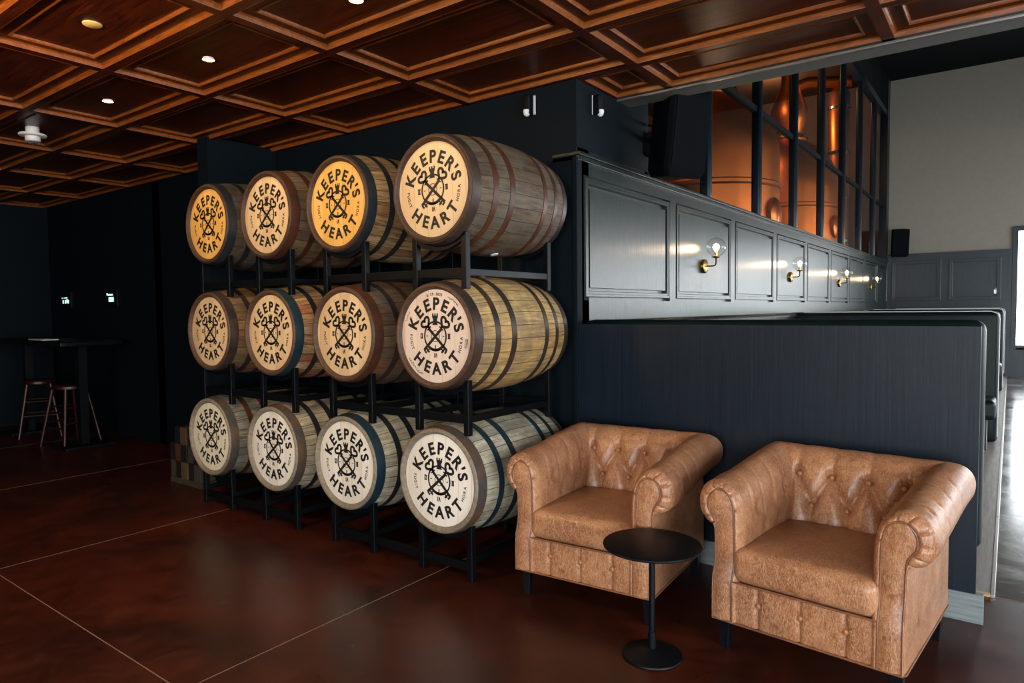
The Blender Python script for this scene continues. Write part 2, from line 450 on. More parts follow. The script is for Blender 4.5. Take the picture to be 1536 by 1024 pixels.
# flat undersides of the grid bars, bars between coffers
bars = MB()
for x in gxs:
    if x < XL or x > XR: continue
    bars.box(x-bw, x+bw, YN, YB if x < XP else 4.06, ZC, ZC+.05)
for y in gys:
    if y > YB:
        bars.box(XP, XR, y-bw, y+bw, ZC+.0006, ZC+.05)
    else: bars.box(XL, XR, y-bw, y+bw, ZC+.0006, ZC+.05)
bars.box(XP, XR, 4.03, 4.07, ZC, ZC+.05); bars.box(XL, XP+.03, YB-.03, YB, ZC, ZC+.05); bars.box(XP-.03, XP+.03, YB, 4.06, ZC+.0003, ZC+.05)
struct(cm, 'ceiling', m_ceil, smooth=False)
struct(bm_, 'ceiling_mouldings', m_bead, smooth=False)
struct(bars, 'ceiling_grid', m_ceil, smooth=False)
struct(MB().box(XL, XR, YN, YB, ZC+.05, ZC+.2).box(XP, XR, YB, 4.06, ZC+.05, ZC+.2), 'ceiling_slab', m_black_wall, smooth=False)
struct(MB().box(XP, XR, 4.07, 4.26, ZC-.006, ZC+.3), 'ceiling_edge', m_soffit, smooth=False)
struct(MB().box(XP, XR, 4.072, 4.084, ZC-.012, ZC-.002), 'trim_6', m_metal_edge, smooth=False)
struct(MB().box(XP, XR, 4.10, 4.25, ZC+.3, ZH), 'wall_bulkhead', m_black_wall, smooth=False)
struct(MB().box(XP, XR+.15, YB, YF+.15, ZH, ZH+.1), 'ceiling_hall', m_black_wall, smooth=False)
struct(MB().box(XS-.15, XP, YB, YF+.15, ZH, ZH+.1), 'ceiling_still_room', plain('umber_ceiling', (58, 34, 22), .8, var=.05), smooth=False)
# still room beyond the glass
struct(MB().box(XS-.15, XS, YB, YF+.15, 0, ZH), 'wall_still_room', m_still_wall, smooth=False)
struct(MB().box(XS, XP-.15, YF, YF+.15, 0, ZH), 'wall_still_room_end', m_still_wall, smooth=False)

# glazed screen over the panelled wall
mu = [5.86+1.475*i for i in range(7)]
gm = MB()
for y in mu: gm.rbox(XP-.11, XP-.005, y-.037, y+.037, 2.352, 5.5, r=.034, n=5)
gm.box(XP-.12, XP, 4.55, 16.3, 5.30, 5.42).box(XP-.12, XP, 4.5, 4.56, 2.352, 5.4).box(XP-.13, XP+.01, 16.0, 16.3, 2.352, ZH)
gf = gm.build('window_frame', m_mull, smooth=True, ang=35)
gl = MB()
yy = [4.56]+mu+[16.0]
for i in range(len(yy)-1):
    for (za, zb) in ((2.352, 3.44), (3.5, 5.30)):
        gl.add([(XP-.06, yy[i], za), (XP-.06, yy[i+1], za), (XP-.06, yy[i+1], zb), (XP-.06, yy[i], zb)], [(0, 1, 2, 3)])
gp = gl.build('window_1', m_pane, smooth=False); gp['kind'] = 'structure'; gf.parent = gp
MB().box(XP-.10, XP-.045, 4.55, 16.2, 3.44, 3.50).build('transom', m_black_wall, gp, smooth=False)
struct(MB().box(XP-.15, XP, 4.55, YF, 5.42, ZH), 'wall_over_glazing', m_black_wall, smooth=False)

# windows: frame, pane and blind
def window(name, axis, p, a0, a1, z0, z1, nd, mat=m_navy, blind=False, side=-1):
    mb = MB(); w = .06; d0, d1 = (p-.03, p+.12) if side < 0 else (p-.12, p+.03)
    def bx(a, b, za, zb, e=0):
        if axis == 'x': mb.box(a, b, d0-e, d1, za, zb)
        else: mb.box(d0, d1, a, b, za, zb)
    bx(a0-.055, a0+.03, z0-.05, z1+.055, .004); bx(a1-.03, a1+.055, z0-.05, z1+.055, .004); bx(a0, a1, z1-.03, z1+.055); bx(a0, a1, z0-.05, z0+.03)
    for k in range(1, nd):
        a = a0+(a1-a0)*k/nd; bx(a-.03, a+.03, z0, z1)
    pane = MB(); q = p+.10 if side < 0 else p-.10
    if axis == 'x': pane.add([(a0, q, z0), (a1, q, z0), (a1, q, z1), (a0, q, z1)], [(0, 1, 2, 3)])
    else: pane.add([(q, a0, z0), (q, a1, z0), (q, a1, z1), (q, a0, z1)], [(0, 1, 2, 3)])
    o = pane.build(name, m_pane, smooth=False); o['kind'] = 'structure'
    mb.build('window_frame', mat, o, smooth=False)
    if blind:
        bl = MB()
        for k in range(5):
            z = z1-.06-.035*k
            bl.add([(a0+.04, p+.03, z), (a1-.04, p+.03, z), (a1-.04, p+.06, z+.012), (a0+.04, p+.06, z+.012)], [(0, 1, 2, 3)])
        bl.box(a0+.03, a1-.03, p+.02, p+.07, z1-.03, z1)
        bl.build('blind', m_navy, o, smooth=False)
window('window_2', 'x', YF, .06, 3.9, .58, 2.85, 3, blind=True)
window('window_3', 'y', XR, 5.2, 9.6, .58, 2.85, 3)
window('window_4', 'y', XR, 10.6, 15.4, .58, 2.85, 3)
window('window_5', 'y', XR, -3.6, 2.6, .5, 2.55, 4)
window('window_6', 'x', YN, -.6, 3.9, .5, 2.55, 3, side=1)

# booth floor, partition
struct(MB().box(XP, -.07, YB-.006, YB+.03, 0, .13), 'baseboard_partition', m_base, smooth=False, bevel=.002)
struct(MB().box(XP, -.052, YJ+.01, 16.25, .0, .010), 'floor_booths', m_plat, smooth=False)
struct(MB().box(XP, -.052, YJ-.022, YJ+.01, .0, .012), 'trim_8', wood('pale_oak_threshold', (190, 140, 84), (222, 190, 140), (1, 9, 9), 4, .4), smooth=False, bevel=.002)
struct(MB().box(-.052, -.034, YJ-.022, 16.25, .0, .013), 'trim_7', m_metal_edge, smooth=False, bevel=.002)
struct(MB().box(XP, -.10, YB+.001, YB+.05, 0, 1.31), 'wall_partition', m_part, smooth=False, bevel=.002)

# ------------------------------------------------------------------ booth seats
def booth(y_near, y_far, near_back, label, far_back=True):
    """U shaped booth: back and seat run along the wall with a leg at either end"""
    t = empty('booth_seat', ((XP-.12)/2, (y_near+y_far)/2, .010), 0, label, 'booth', 'leather booth seats behind the partition')
    ox, oy, oz = t.location
    def B(*a): return (a[0]-ox, a[1]-ox, a[2]-oy, a[3]-oy, a[4]-oz, a[5]-oz)
    xr = -.075
    bk = 1.335
    MB().rbox(*B(XP+.002, XP+.14, y_near+.01, y_far-.01, .32, 1.33), r=.04).build('wall_backrest', m_leath_green, t)
    MB().rbox(*B(XP+.02, xr-.01, y_near, y_near+.15, .30, bk), r=.05).build('backrest', m_leath_green, t)
    MB().rbox(*B(XP+.02, xr-.01, y_far-.15, y_far, .012, bk), r=.05).build('backrest', m_leath_green, t)
    for (a, b) in ((y_near+.1, y_near+.62), (y_far-.64, y_far-.12)):
        MB().rbox(*B(XP+.03, xr-.02, a, b, .30, .49), r=.05).build('seat_cushion', m_leath_green, t)
        MB().box(*B(XP+.03, xr-.09, a+.03, b-.05, .010, .31)).build('seat_base', m_navy, t, smooth=False)
    # piping round the far backrest's open end; its white imitates window glare
    for yy_ in (y_far-.155,):
        pts = [(xr-.012, yy_, .08), (xr-.012, yy_, bk-.07), (xr-.03, yy_, bk-.02), (xr-.08, yy_, bk+.002), (XP+.2, yy_, bk+.002)]
        MB().tube([(p[0]-ox, p[1]-oy, p[2]-oz) for p in pts], .006, 8).build('piping', m_white, t)
booth(YB+.052, 8.44, True, 'dark green leather booth right behind the charcoal partition')
booth(8.47, 13.4, True, 'dark green leather booth in the middle of the row')
booth(13.43, 16.22, True, 'dark green leather booth furthest back, against the far wall')

# ------------------------------------------------------------------ barrels
BL, RH, RB = .89, .272, .318
def brad(t): return RH+(RB-RH)*(1-(2*t-1)**2)
def barrel_meshes():
    out = {}
    body = MB(); prof = [(RH-.001, .008)]
    ch_ = MB(); ch_.lathe([(RH-.030, .0235), (RH-.026, .020), (RH-.022, .006), (RH-.013, .0), (RH-.003, .002), (brad(.011)+.0005, .0105)], 84, 'y'); out['chime'] = ch_.mesh('chime')
    for i in range(1, 41):
        t = i/40; prof.append((brad(t), t*BL)) if t < .999 else None
    prof += [(RH-.002, BL-.004), (RH-.012, BL), (RH-.022, BL-.006), (RH-.024, BL-.03)]
    body.lathe(prof, 84, 'y'); out['body'] = body.mesh('body')
    h = MB(); h.lathe([(.0001, .022), (.12, .022), (.2415, .0225), (RH-.022, .026)], 72, 'y'); out['head'] = h.mesh('head')
    hb = MB(); hb.lathe([(.0001, BL-.022), (RH-.022, BL-.026)], 72, 'y'); out['head_b'] = hb.mesh('head')
    out['hoops'] = []
    for a, b in ((.012, .066), (.150, .186), (.272, .312), (BL-.312, BL-.272), (BL-.186, BL-.150), (BL-.066, BL-.012)):
        m = MB(); e = .0028; n = 4; pr = [(brad(a/BL)-.002, a)]+[(brad((a+(b-a)*i/n)/BL)+e, a+(b-a)*i/n) for i in range(n+1)]+[(brad(b/BL)-.002, b)]
        m.lathe(pr, 84, 'y'); out['hoops'].append(m.mesh('hoop'))
    return out
BM = barrel_meshes()
for k, me in [('chime', BM['chime']), ('body', BM['body']), ('head', BM['head']), ('head_b', BM['head_b'])]+[('h', x) for x in BM['hoops']]:
    me.polygons.foreach_set('use_smooth', [True]*len(me.polygons)); me.set_sharp_from_angle(angle=radians(40))

def glyph(ch, size, bold=.0, ext=.0006):
    """one character as verts/faces in (x, z), centred on x, baseline z = 0, facing -y"""
    cu = bpy.data.curves.new('glyph', 'FONT'); cu.body = ch; cu.size = size; cu.offset = bold; cu.extrude = ext; cu.resolution_u = 4; cu.align_x = 'CENTER'
    ob = bpy.data.objects.new('glyph', cu); me = bpy.data.meshes.new_from_object(ob)
    vs = [tuple(v.co) for v in me.vertices]; fs = [tuple(p.vertices) for p in me.polygons]
    bpy.data.objects.remove(ob); bpy.data.curves.remove(cu); bpy.data.meshes.remove(me)
    return vs, fs
YH = .0212
def put(mb, ch, ang, rad, size, h, wid=1.0, inward=False, bold=0.0):
    """ang clockwise from the top; letters stand on radius rad; inward: their tops face the centre"""
    vs, fs = glyph(ch, size, bold); mz = max(v[1] for v in glyph('E', size)[0]) or 1
    k = h/mz; a = radians(ang); ux, uz = sin(a), cos(a)          # outward
    out = []
    for x, z, d in vs:
        x *= k*wid; z *= k
        if inward: ox, oz = -ux, -uz
        else: ox, oz = ux, uz
        tx, tz = oz, -ox
        out.append((ux*rad+tx*x+ox*z, YH-d, uz*rad+tz*x+oz*z))
    mb.add(out, fs)
def lettering():
    mb = MB()
    for ch, a in zip("KEEPER'S", (-67.5, -43, -19.5, 2.5, 24, 47, 61, 74)): put(mb, ch, a, .138, 1, .060, 1.0, bold=.034)
    return mb.mesh('lettering')
def lettering_low():
    mb = MB()
    for ch, a in zip('HEART', (224, 200, 178, 154.5, 130)): put(mb, ch, a, .198, 1, .058, 1.02, True, bold=.034)
    return mb.mesh('lettering')
def motto():
    mb = MB()
    for ch, a in zip('FUGIT', (271, 265, 258.5, 253, 248)): put(mb, ch, a, .182, 1, .0165, 1.0, True, bold=.01)
    for ch, a in zip('HORA', (114, 107, 100, 93)): put(mb, ch, a, .188, 1, .0175, 1.0, True, bold=.01)
    return mb.mesh('motto')
def emblem():
    mb = MB(); y = YH
    def P(poly, d=.0): mb.prism(poly, y-.0006-d, y+.0004)
    def stroke(pts, w, closed=False, d=0):
        w *= 1.22
        n = len(pts); L = []; R = []
        for i in range(n):
            a = pts[i-1] if (i or closed) else pts[i]; b = pts[(i+1) % n] if (i < n-1 or closed) else pts[i]
            dx, dz = b[0]-a[0], b[1]-a[1]; l = sqrt(dx*dx+dz*dz) or 1; nx, nz = -dz/l*w/2, dx/l*w/2
            L.append((pts[i][0]+nx, pts[i][1]+nz)); R.append((pts[i][0]-nx, pts[i][1]-nz))
        for i in range(n if closed else n-1):
            j = (i+1) % n; P([R[i], R[j], L[j], L[i]], d)
    circ = lambda r, a0=0, a1=360, n=48, cx=0, cz=0: [(cx+r*cos(radians(a0+(a1-a0)*i/n)), cz+r*sin(radians(a0+(a1-a0)*i/n))) for i in range(n+(0 if a1-a0 == 360 else 1))]
    stroke(circ(.075), .0075, True)
    stroke(circ(.029, n=28), .003, True)
    for s in (-1, 1):
        bx, bz = s*.066, .068
        # heart shaped bow of the key
        ax, az = s*.70, .714; px_, pz_ = -az*s, ax*s
        pts = []
        for i in range(28):
            t = 2*pi*i/28
            hx = 16*sin(t)**3/17; hz = (13*cos(t)-5*cos(2*t)-2*cos(3*t)-cos(4*t))/17
            pts.append((bx+px_*hx*.034+ax*hz*.030, bz+pz_*hx*.034+az*hz*.030))
        stroke(pts, .0115, True, .0002*(s+1))
        stroke([(s*.046, .040), (-s*.080, -.074)], .0125, False, .0003*(s+1))
        stroke([(s*.030, .050), (s*.056, .030)], .006, False)
        # bits of the key
        for q, l in ((-.052, .028), (-.066, .034), (-.079, .022)):
            x0, z0 = -s*abs(q)*1.0, q*.93
            stroke([(x0, z0), (x0+s*l*.70, z0-l*.70)], .0085, False, .0002)
        stroke([(-s*.040, -.064), (-s*.058, -.082)], .006)
    # crown / rook on the top
    P([(-.020, .058), (.020, .058), (.015, .066), (.013, .086), (.020, .100), (.0205, .118), (.012, .118), (.012, .107), (.004, .107), (.004, .118), (-.004, .118), (-.004, .107), (-.012, .107), (-.012, .118), (-.0205, .118), (-.020, .100), (-.013, .086), (-.015, .066)], .0001)
    # thick lower arc and ticks
    stroke(circ(.071, 222, 318, 20), .011)
    stroke([(-.062, 0), (-.052, 0)], .004); stroke([(.052, 0), (.062, 0)], .004); stroke([(0, -.046), (0, -.066)], .005)
    stroke([(-.050, .050), (-.034, .034)], .004); stroke([(.050, .050), (.034, .034)], .004)
    # numerals IX, III and an upturned VI
    stroke([(.086, .012), (.104, .012)], .0035); stroke([(.086, -.012), (.104, -.012)], .0035)
    for dx in (.090, .0955, .101): stroke([(dx, -.012), (dx, .012)], .0032)
    stroke([(-.105, .012), (-.086, .012)], .0035); stroke([(-.105, -.012), (-.086, -.012)], .0035)
    stroke([(-.1025, -.012), (-.1025, .012)], .0035); stroke([(-.097, -.012), (-.088, .012)], .0035); stroke([(-.088, -.012), (-.097, .012)], .0025, False, .0001)
    stroke([(-.008, -.088), (-.008, -.112)], .0035); stroke([(-.002, -.112), (.004, -.088)], .003); stroke([(.010, -.112), (.004, -.088)], .0035, False, .0001)
    return mb.mesh('emblem')
LM, LL, MM, EM = lettering(), lettering_low(), motto(), emblem()
for me in (LM, LL, MM, EM): me.materials.append(m_ink)

def barrel(col, row, x, z, m_body, m_head, m_hoop, m_rim, rot, label, bung=None, y=2.556, mark=None):
    t = empty('whiskey_barrel', (x, y, z-RB), 0, label, 'barrel', 'whiskey barrels on the steel racks')
    def part(name, me, mat, r=0):
        if mat is not None:
            me = me.copy() if me.materials and me.materials[0] != mat else me
            if not me.materials: me.materials.append(mat)
            else: me.materials[0] = mat
        o = bpy.data.objects.new(name, me); C.objects.link(o); o.parent = t; o.location = (0, 0, RB); o.rotation_euler = (0, radians(r), 0); return o
    part('staves', BM['body'].copy(), m_body, rot*3+row*20+col*33)
    part('chime', BM['chime'].copy(), m_chime[row], rot)
    hd = part('barrel_head', BM['head'].copy(), m_head, rot)
    part('barrel_head', BM['head_b'].copy(), m_head, rot)
    for i, hm in enumerate(BM['hoops']):
        part('hoop', hm.copy(), m_rim if i in (0, 5) else m_hoop, 0)
    for nm, me in (('lettering', LM), ('lettering', LL), ('motto', MM), ('emblem', EM)):
        part(nm, me, None, rot)
    if bung is not None:
        a = radians(bung); r = brad(.5)
        b = MB().lathe([(.0001, .0), (.02, .0), (.023, -.004), (.023, -.02)], 20, 'z')
        o = b.build('bung', m_white, t); o.location = (sin(a)*(r+.004), BL*.5, RB+cos(a)*(r+.004)); o.rotation_euler = (0, a, 0)
    if mark:
        mk = MB()
        for i, ch in enumerate('6.29.2021'): put(mk, ch, -14+i*3.4, .211, 1, .014, .9, bold=.02)
        rnd = random.Random(3)
        def scrib(a0, a1, r0, n, amp):
            pts = []
            for i in range(n):
                a = radians(a0+(a1-a0)*i/(n-1)); r = r0+amp*rnd.uniform(-1, 1)
                pts.append((sin(a)*r, YH, cos(a)*r))
            mk.tube(pts, .0012, 4)
        scrib(24, 46, .222, 26, .006); scrib(238, 205, .222, 40, .009); scrib(290, 305, .222, 14, .005)
        for q in (.2, .207, .214): scrib(93, 106, q+.006, 18, .002)
        o = mk.build('handwriting', m_pen, t, smooth=False); o.location = (0, 0, RB)
    return t

W = {
 'T1': barrel_wood('barrel_staves_a', (70, 62, 52), (82, 74, 62), (60, 52, 44)),
 'T2': barrel_wood('barrel_staves_b', (110, 84, 56), (128, 104, 74), (86, 66, 46)),
 'T3': barrel_wood('barrel_staves_c', (176, 136, 84), (196, 160, 108), (148, 104, 60), grey=.15),
 'T4': barrel_wood('barrel_staves_d', (92, 74, 56), (112, 94, 72), (78, 66, 54), stain=(52, 38, 30), grey=.3),
 'M1': barrel_wood('barrel_staves_e', (170, 128, 78), (150, 110, 66), (128, 92, 56), grey=.2),
 'M2': barrel_wood('barrel_staves_f', (196, 160, 108), (176, 96, 44), (206, 172, 124), grey=.15),
 'M3': barrel_wood('barrel_staves_g', (96, 74, 54), (110, 88, 66), (130, 84, 50), grey=.3),
 'M4': barrel_wood('barrel_staves_h', (190, 152, 92), (204, 170, 112), (172, 134, 80), stain=(128, 100, 62), grey=.3),
 'B1': barrel_wood('barrel_staves_i', (140, 146, 130), (126, 120, 100), (160, 160, 142), grey=.3),
 'B2': barrel_wood('barrel_staves_j', (196, 182, 152), (176, 158, 126), (206, 196, 170), stain=(120, 104, 82), grey=.2),
 'B3': barrel_wood('barrel_staves_k', (206, 196, 168), (186, 172, 144), (214, 206, 184), stain=(130, 116, 94), grey=.2),
 'B4': barrel_wood('barrel_staves_l', (190, 182, 156), (170, 166, 144), (206, 196, 172), stain=(132, 124, 104), grey=.35),
}
HD = [head_wood('head_pine_lamp_gold', (214, 158, 74), (234, 184, 104)), head_wood('head_tan_pine', (202, 168, 126), (222, 192, 150)),  # new pine throughout; lamp yellow and daylight white are partly mixed into the colours
      head_wood('head_pink_pine', (204, 180, 160), (224, 204, 186)), head_wood('head_pine_daylight_white', (216, 208, 192), (234, 228, 216)),
      head_wood('head_cream_pine', (206, 196, 168), (224, 214, 188))]
H_rust = hoop_mat('hoop_rusty', (56, 42, 34), (84, 46, 28), .6)
H_brown = hoop_mat('hoop_brown', (48, 42, 40), (72, 54, 44), .45)
H_dark = hoop_mat('hoop_dark_steel', (32, 40, 46), (58, 52, 46), .3)
H_teal = hoop_mat('hoop_blue_steel', (24, 48, 60), (44, 56, 58), .3)
H_grey = hoop_mat('hoop_grey_steel', (66, 68, 66), (104, 74, 52), .35)
m_chime = [wood('chime_dark', (46, 28, 17), (84, 52, 31), (7, 7, 7), 4, .6), wood('chime_brown', (56, 38, 27), (98, 68, 46), (7, 7, 7), 4, .6), wood('chime_grey', (104, 92, 76), (150, 138, 118), (7, 7, 7), 4, .6)]
cols = {0: (-4.548, -3.849, -3.151, -2.401), 1: (-4.565, -3.839, -3.119, -2.399), 2: (-4.594, -3.844, -3.124, -2.388)}
zs = (2.022, 1.268, .514)
LBL = [['far left barrel of the top row, golden head and dark hoops', 'second barrel from left in top row, tan head with rusty hoops', 'third barrel from left in top row, orange-gold head and blue-black hoops', 'nearest barrel of top row, grey-brown staves with rusty hoops'],
       ['far left barrel of middle row, tan head with brown hoops', 'second barrel from left in middle row, with dark blue hoops and pale staves', 'third barrel from left in middle row, tan planked head and brown staves', 'nearest barrel of middle row, pinkish head with handwriting and yellow staves'],
       ['far left barrel of bottom row, beside the wooden crate, cream head', 'second barrel from left in bottom row, white head and grey hoops', 'third barrel from left in bottom row, white head with teal hoops', 'nearest barrel of bottom row, white head, pale staves, behind the left armchair']]
spec = [[('T1', 0, H_dark, H_dark, -1), ('T2', 1, H_rust, H_rust, 1), ('T3', 0, H_dark, H_dark, 0), ('T4', 1, H_rust, H_brown, -2)],
        [('M1', 1, H_brown, H_brown, 1), ('M2', 1, H_dark, H_teal, 0), ('M3', 1, H_brown, H_rust, 2), ('M4', 2, H_brown, H_brown, 0)],
        [('B1', 4, H_rust, H_grey, -1), ('B2', 3, H_dark, H_grey, 3), ('B3', 3, H_dark, H_teal, -1), ('B4', 3, H_teal, H_grey, 2)]]
for r in range(3):
    for c in range(4):
        w, hd, hp, rim, rot = spec[r][c]
        barrel(c, r, cols[r][c], zs[r], W[w], HD[hd], hp, rim, rot, LBL[r][c],
               bung=(168 if (r, c) == (0, 3) else (-4 if (r, c) == (1, 3) else None)), mark=(r, c) == (1, 3))

# ------------------------------------------------------------------ steel barrel racks (each carries two barrels)
TW = .017; LX = .172
rad_at = lambda yy: brad((yy-2.556)/BL)
def rack(row, pair, label):
    xs2 = cols[row][pair*2:pair*2+2]; zc = zs[row]; yf, yr = 2.628, 3.375
    xm = sum(xs2)/2
    z_leg_top = zc-sqrt(rad_at(yf)**2-LX**2)+.004
    if row == 2: z0 = 0.0
    else:
        zl = zs[row+1]; z0 = zl+sqrt((rad_at(yf)+.004)**2-(LX-TW+.004)**2)-.0
    t = empty('barrel_rack', (xm, 3.0, z0), 0, label, 'rack', 'black steel barrel racks')
    def m(): return MB()
    for y in (yf, yr):
        for xc in xs2:
            for s in (-1, 1):
                x = xc+s*LX
                m().box(x-xm-TW, x-xm+TW, y-3-TW, y-3+TW, 0, z_leg_top-z0).build('leg', m_rack, t, smooth=False, bevel=.003)
            # saddle that follows the barrel
            sd = MB(); R = rad_at(y)+.0035; n = 14; a = math.asin((LX-TW)/R)
            pr = [(R*sin(-a+2*a*i/n), -R*cos(-a+2*a*i/n)) for i in range(n+1)]
            poly = [(xc-xm+p[0], zc-z0+p[1]) for p in pr]+[(xc-xm+p[0], zc-z0+p[1]-.022) for p in reversed(pr)]
            for i in range(n):
                q = [poly[i], poly[i+1], poly[2*n+1-i-1], poly[2*n+1-i]]
                sd.prism(q, y-3-TW*.8, y-3+TW*.8)
            sd.build('saddle', m_rack, t, smooth=False)
        zr = .085
        xa, xb = xs2[0]-LX-xm+TW, xs2[1]+LX-xm-TW
        if row == 2: zr = .075
        m().box(xa-.02, xb+.02, y-3-.013, y-3+.013, zr-.022, zr+.022).build('rail', m_rack, t, smooth=False, bevel=.002)
    for xc in xs2:
        for s in (-1, 1):
            x = xc+s*LX-xm
            zz = .11 if row == 2 else .085
            m().box(x-.012, x+.012, yf-3+TW, yr-3-TW, zz-.018, zz+.018).build('side_bar', m_rack, t, smooth=False, bevel=.002)
for r, nm in ((2, 'on the floor under the bottom row'), (1, 'standing on the bottom row of barrels'), (0, 'standing on the middle row of barrels')):
    rack(r, 0, 'black steel rack under the two left barrels, '+nm)
    rack(r, 1, 'black steel rack under the two right barrels, '+nm)

# ------------------------------------------------------------------ armchairs
def catmull(P, n):
    out = []; m = len(P)
    for i in range(m-1):
        p0, p1, p2, p3 = P[max(i-1, 0)], P[i], P[i+1], P[min(i+2, m-1)]
        for k in range(n):
            t = k/n; out.append(tuple(.5*((2*b)+(-a+c)*t+(2*a-5*b+4*c-d)*t*t+(-a+3*b-3*c+d)*t**3) for a, b, c, d in zip(p0, p1, p2, p3)))
    out.append(P[-1]); return out
ARM = [(0,.14),(0,.30),(0,.42),(0,.52),(.006,.585),(.025,.645),(.06,.685),(.10,.70),(.145,.688),(.18,.655),(.197,.605),(.19,.555),(.165,.520),(.138,.507),(.115,.497),(.115,.40),(.115,.14)]
KEY = [(.030,.14),(.030,.30),(.030,.44),(.032,.54),(.034,.585),(.046,.632),(.068,.655),(.09,.662),(.112,.655),(.133,.636),(.144,.603),(.138,.570),(.122,.548),(.113,.528),(.110,.49),(.108,.40),(.108,.14)]
BAK = [(0,.14),(0,.30),(.005,.42),(.03,.53),(.055,.61),(.08,.682),(.115,.730),(.16,.752),(.205,.745),(.242,.715),(.262,.665),(.255,.61),(.235,.575),(.215,.56),(.205,.545),(.205,.42),(.205,.14)]
NS = 6
def chair_proto():
    A_, K_, B_ = catmull(ARM, NS), catmull(KEY, NS), catmull(BAK, NS)
    a, yb0, yf = .235, .15, -.325
    n = len(A_)
    ss = lambda t: max(0, min(1, t))**2*(3-2*max(0, min(1, t)))
    def fwd_off(z): return -.026*ss((.37-z)/.07)
    na, nb = 56, 76
    rows = []; meta = []
    def arm_row(side, u):       # u 0 front .. 1 corner
        row = []
        for i in range(n):
            x = side*(a+A_[i][0]); yc = yb0+B_[i][0]; y0 = yf+fwd_off(A_[i][1])
            y = y0+(yc-y0)*u; z = A_[i][1]*(1-ss(u)) + B_[i][1]*ss(u)
            row.append(Vector((x, y, z)))
        return row
    def back_row(u):
        row = []
        for i in range(n):
            x0 = a+A_[i][0]; row.append(Vector((-x0+2*x0*u, yb0+B_[i][0], B_[i][1])))
        return row
    for k in range(na): rows.append(arm_row(-1, k/na)); meta.append('L')
    for k in range(nb+1): rows.append(back_row(k/nb)); meta.append('B')
    for k in range(na-1, -1, -1): rows.append(arm_row(1, k/na)); meta.append('R')
    # soften the inner mitre: puff the back slightly between the corners
    btn = [(-.225,.645),(-.075,.645),(.075,.645),(.225,.645),(-.15,.515),(0,.515),(.15,.515)]
    segs = []
    for p in btn[:4]:
        segs.append((p, (p[0], 1.2)))
        for q in btn[4:]:
            if abs(p[0]-q[0]) < .09: segs.append((p, q))
    for q in btn[4:]: segs.append((q, (q[0], .36)))
    abtn = [(-.19,.575),(-.03,.585),(.12,.60),(-.11,.475),(.04,.48)]
    def dseg(p, s):
        (x1, z1), (x2, z2) = s; dx, dz = x2-x1, z2-z1; l2 = dx*dx+dz*dz
        t = max(0, min(1, ((p[0]-x1)*dx+(p[1]-z1)*dz)/l2)); return math.hypot(p[0]-x1-t*dx, p[1]-z1-t*dz)
    N = len(rows)
    nor = [[None]*n for _ in range(N)]
    for r in range(N):
        for i in range(n):
            t1 = rows[min(r+1, N-1)][i]-rows[max(r-1, 0)][i]; t2 = rows[r][min(i+1, n-1)]-rows[r][max(i-1, 0)]
            v = t2.cross(t1); nor[r][i] = v.normalized() if v.length > 1e-9 else Vector((0, 0, 1))
    # make normals point towards outside of the leather
    test = nor[na+nb//2][n//6]
    if test.y > 0:
        for r in range(N):
            for i in range(n): nor[r][i] = -nor[r][i]
    itop = 7*NS
    disp = [[0]*n for _ in range(N)]
    for r in range(N):
        for i in range(n):
            p = rows[r][i]; d = 0
            # arc position used as height once over the top
            if meta[r] == 'B':
                if i <= itop+3*NS:
                    zz = p.z if i <= itop else B_[itop][1]+(i-itop)*.009
                    q = (p.x, zz)
                    pf = 0
                    db = min(math.hypot(q[0]-b[0], q[1]-b[1]) for b in btn)
                    ds = min(dseg(q, s) for s in segs)
                    fade = ss((.235+A_[i][0]-abs(p.x))/.02)
                    pf = .016*(1-math.exp(-(ds/.028)**2))
                    d = (pf-.024*math.exp(-(db/.026)**2)-.010*math.exp(-(ds/.007)**2))*fade
                    if zz > .69: d *= .45*(1-ss((zz-.69)/.06))+.12
            else:
                if i <= itop:
                    q = (p.y, p.z); db = min(math.hypot(q[0]-b[0], q[1]-b[1]) for b in abtn)
                    d = -.009*math.exp(-(db/.024)**2)
                for yy in (-.235, -.12, .0, .12):
                    if 3*NS < i < 13*NS:
                        d += -.0045*math.exp(-((p.y-yy-.01*sin(i*.2))/.006)**2)
                u = (p.y-yf)
                if 3*NS < i < 13*NS: d += .004*math.exp(-((u-.10)/.05)**2)
            disp[r][i] = d
    V = [[rows[r][i]+nor[r][i]*disp[r][i] for i in range(n)] for r in range(N)]
    mb = MB()
    vs = [v for row in V for v in row]
    fs = [(r*n+i, r*n+i+1, (r+1)*n+i+1, (r+1)*n+i) for r in range(N-1) for i in range(n-1)]
    mb.add(vs, fs)
    # rounded fronts with gathered pleats
    for side in (-1, 1):
        R = 9; g = []
        for k in range(R+1):
            t = k/R; ring = []
            for i in range(n):
                x = side*(a+A_[i][0]*(1-t)+K_[i][0]*t); z = A_[i][1]*(1-t)+K_[i][1]*t
                fl = yf+fwd_off(z)
                y = fl-.040*sin(min(1, t*1.25)*pi/2)**.8+.010*ss((t-.75)/.25)
                if 4*NS-2 < i < 13*NS+2:
                    ph = (i-4*NS)/(9*NS)*7
                    w = abs(sin(ph*pi)); y += .016*math.exp(-(w/.2)**2)*sin(pi*min(1, t*1.0))
                ring.append((x, y, z))
            g.append(ring)
        # the outermost ring must meet the displaced shell
        rr = V[0] if side < 0 else V[-1]
        g[0] = [tuple(v) for v in rr]
        mb.add([p for ring in g for p in ring], [(k*n+i, k*n+i+1, (k+1)*n+i+1, (k+1)*n+i) for k in range(R) for i in range(n-1)])
    # underside
    mb.add([(-.35,-.34,.14),(.35,-.34,.14),(.35,.355,.14),(-.35,.355,.14)], [(0,1,2,3)])
    t = empty('armchair', (0, 0, 0))
    shell = mb.build('upholstered_shell', m_leather, t, ang=60)
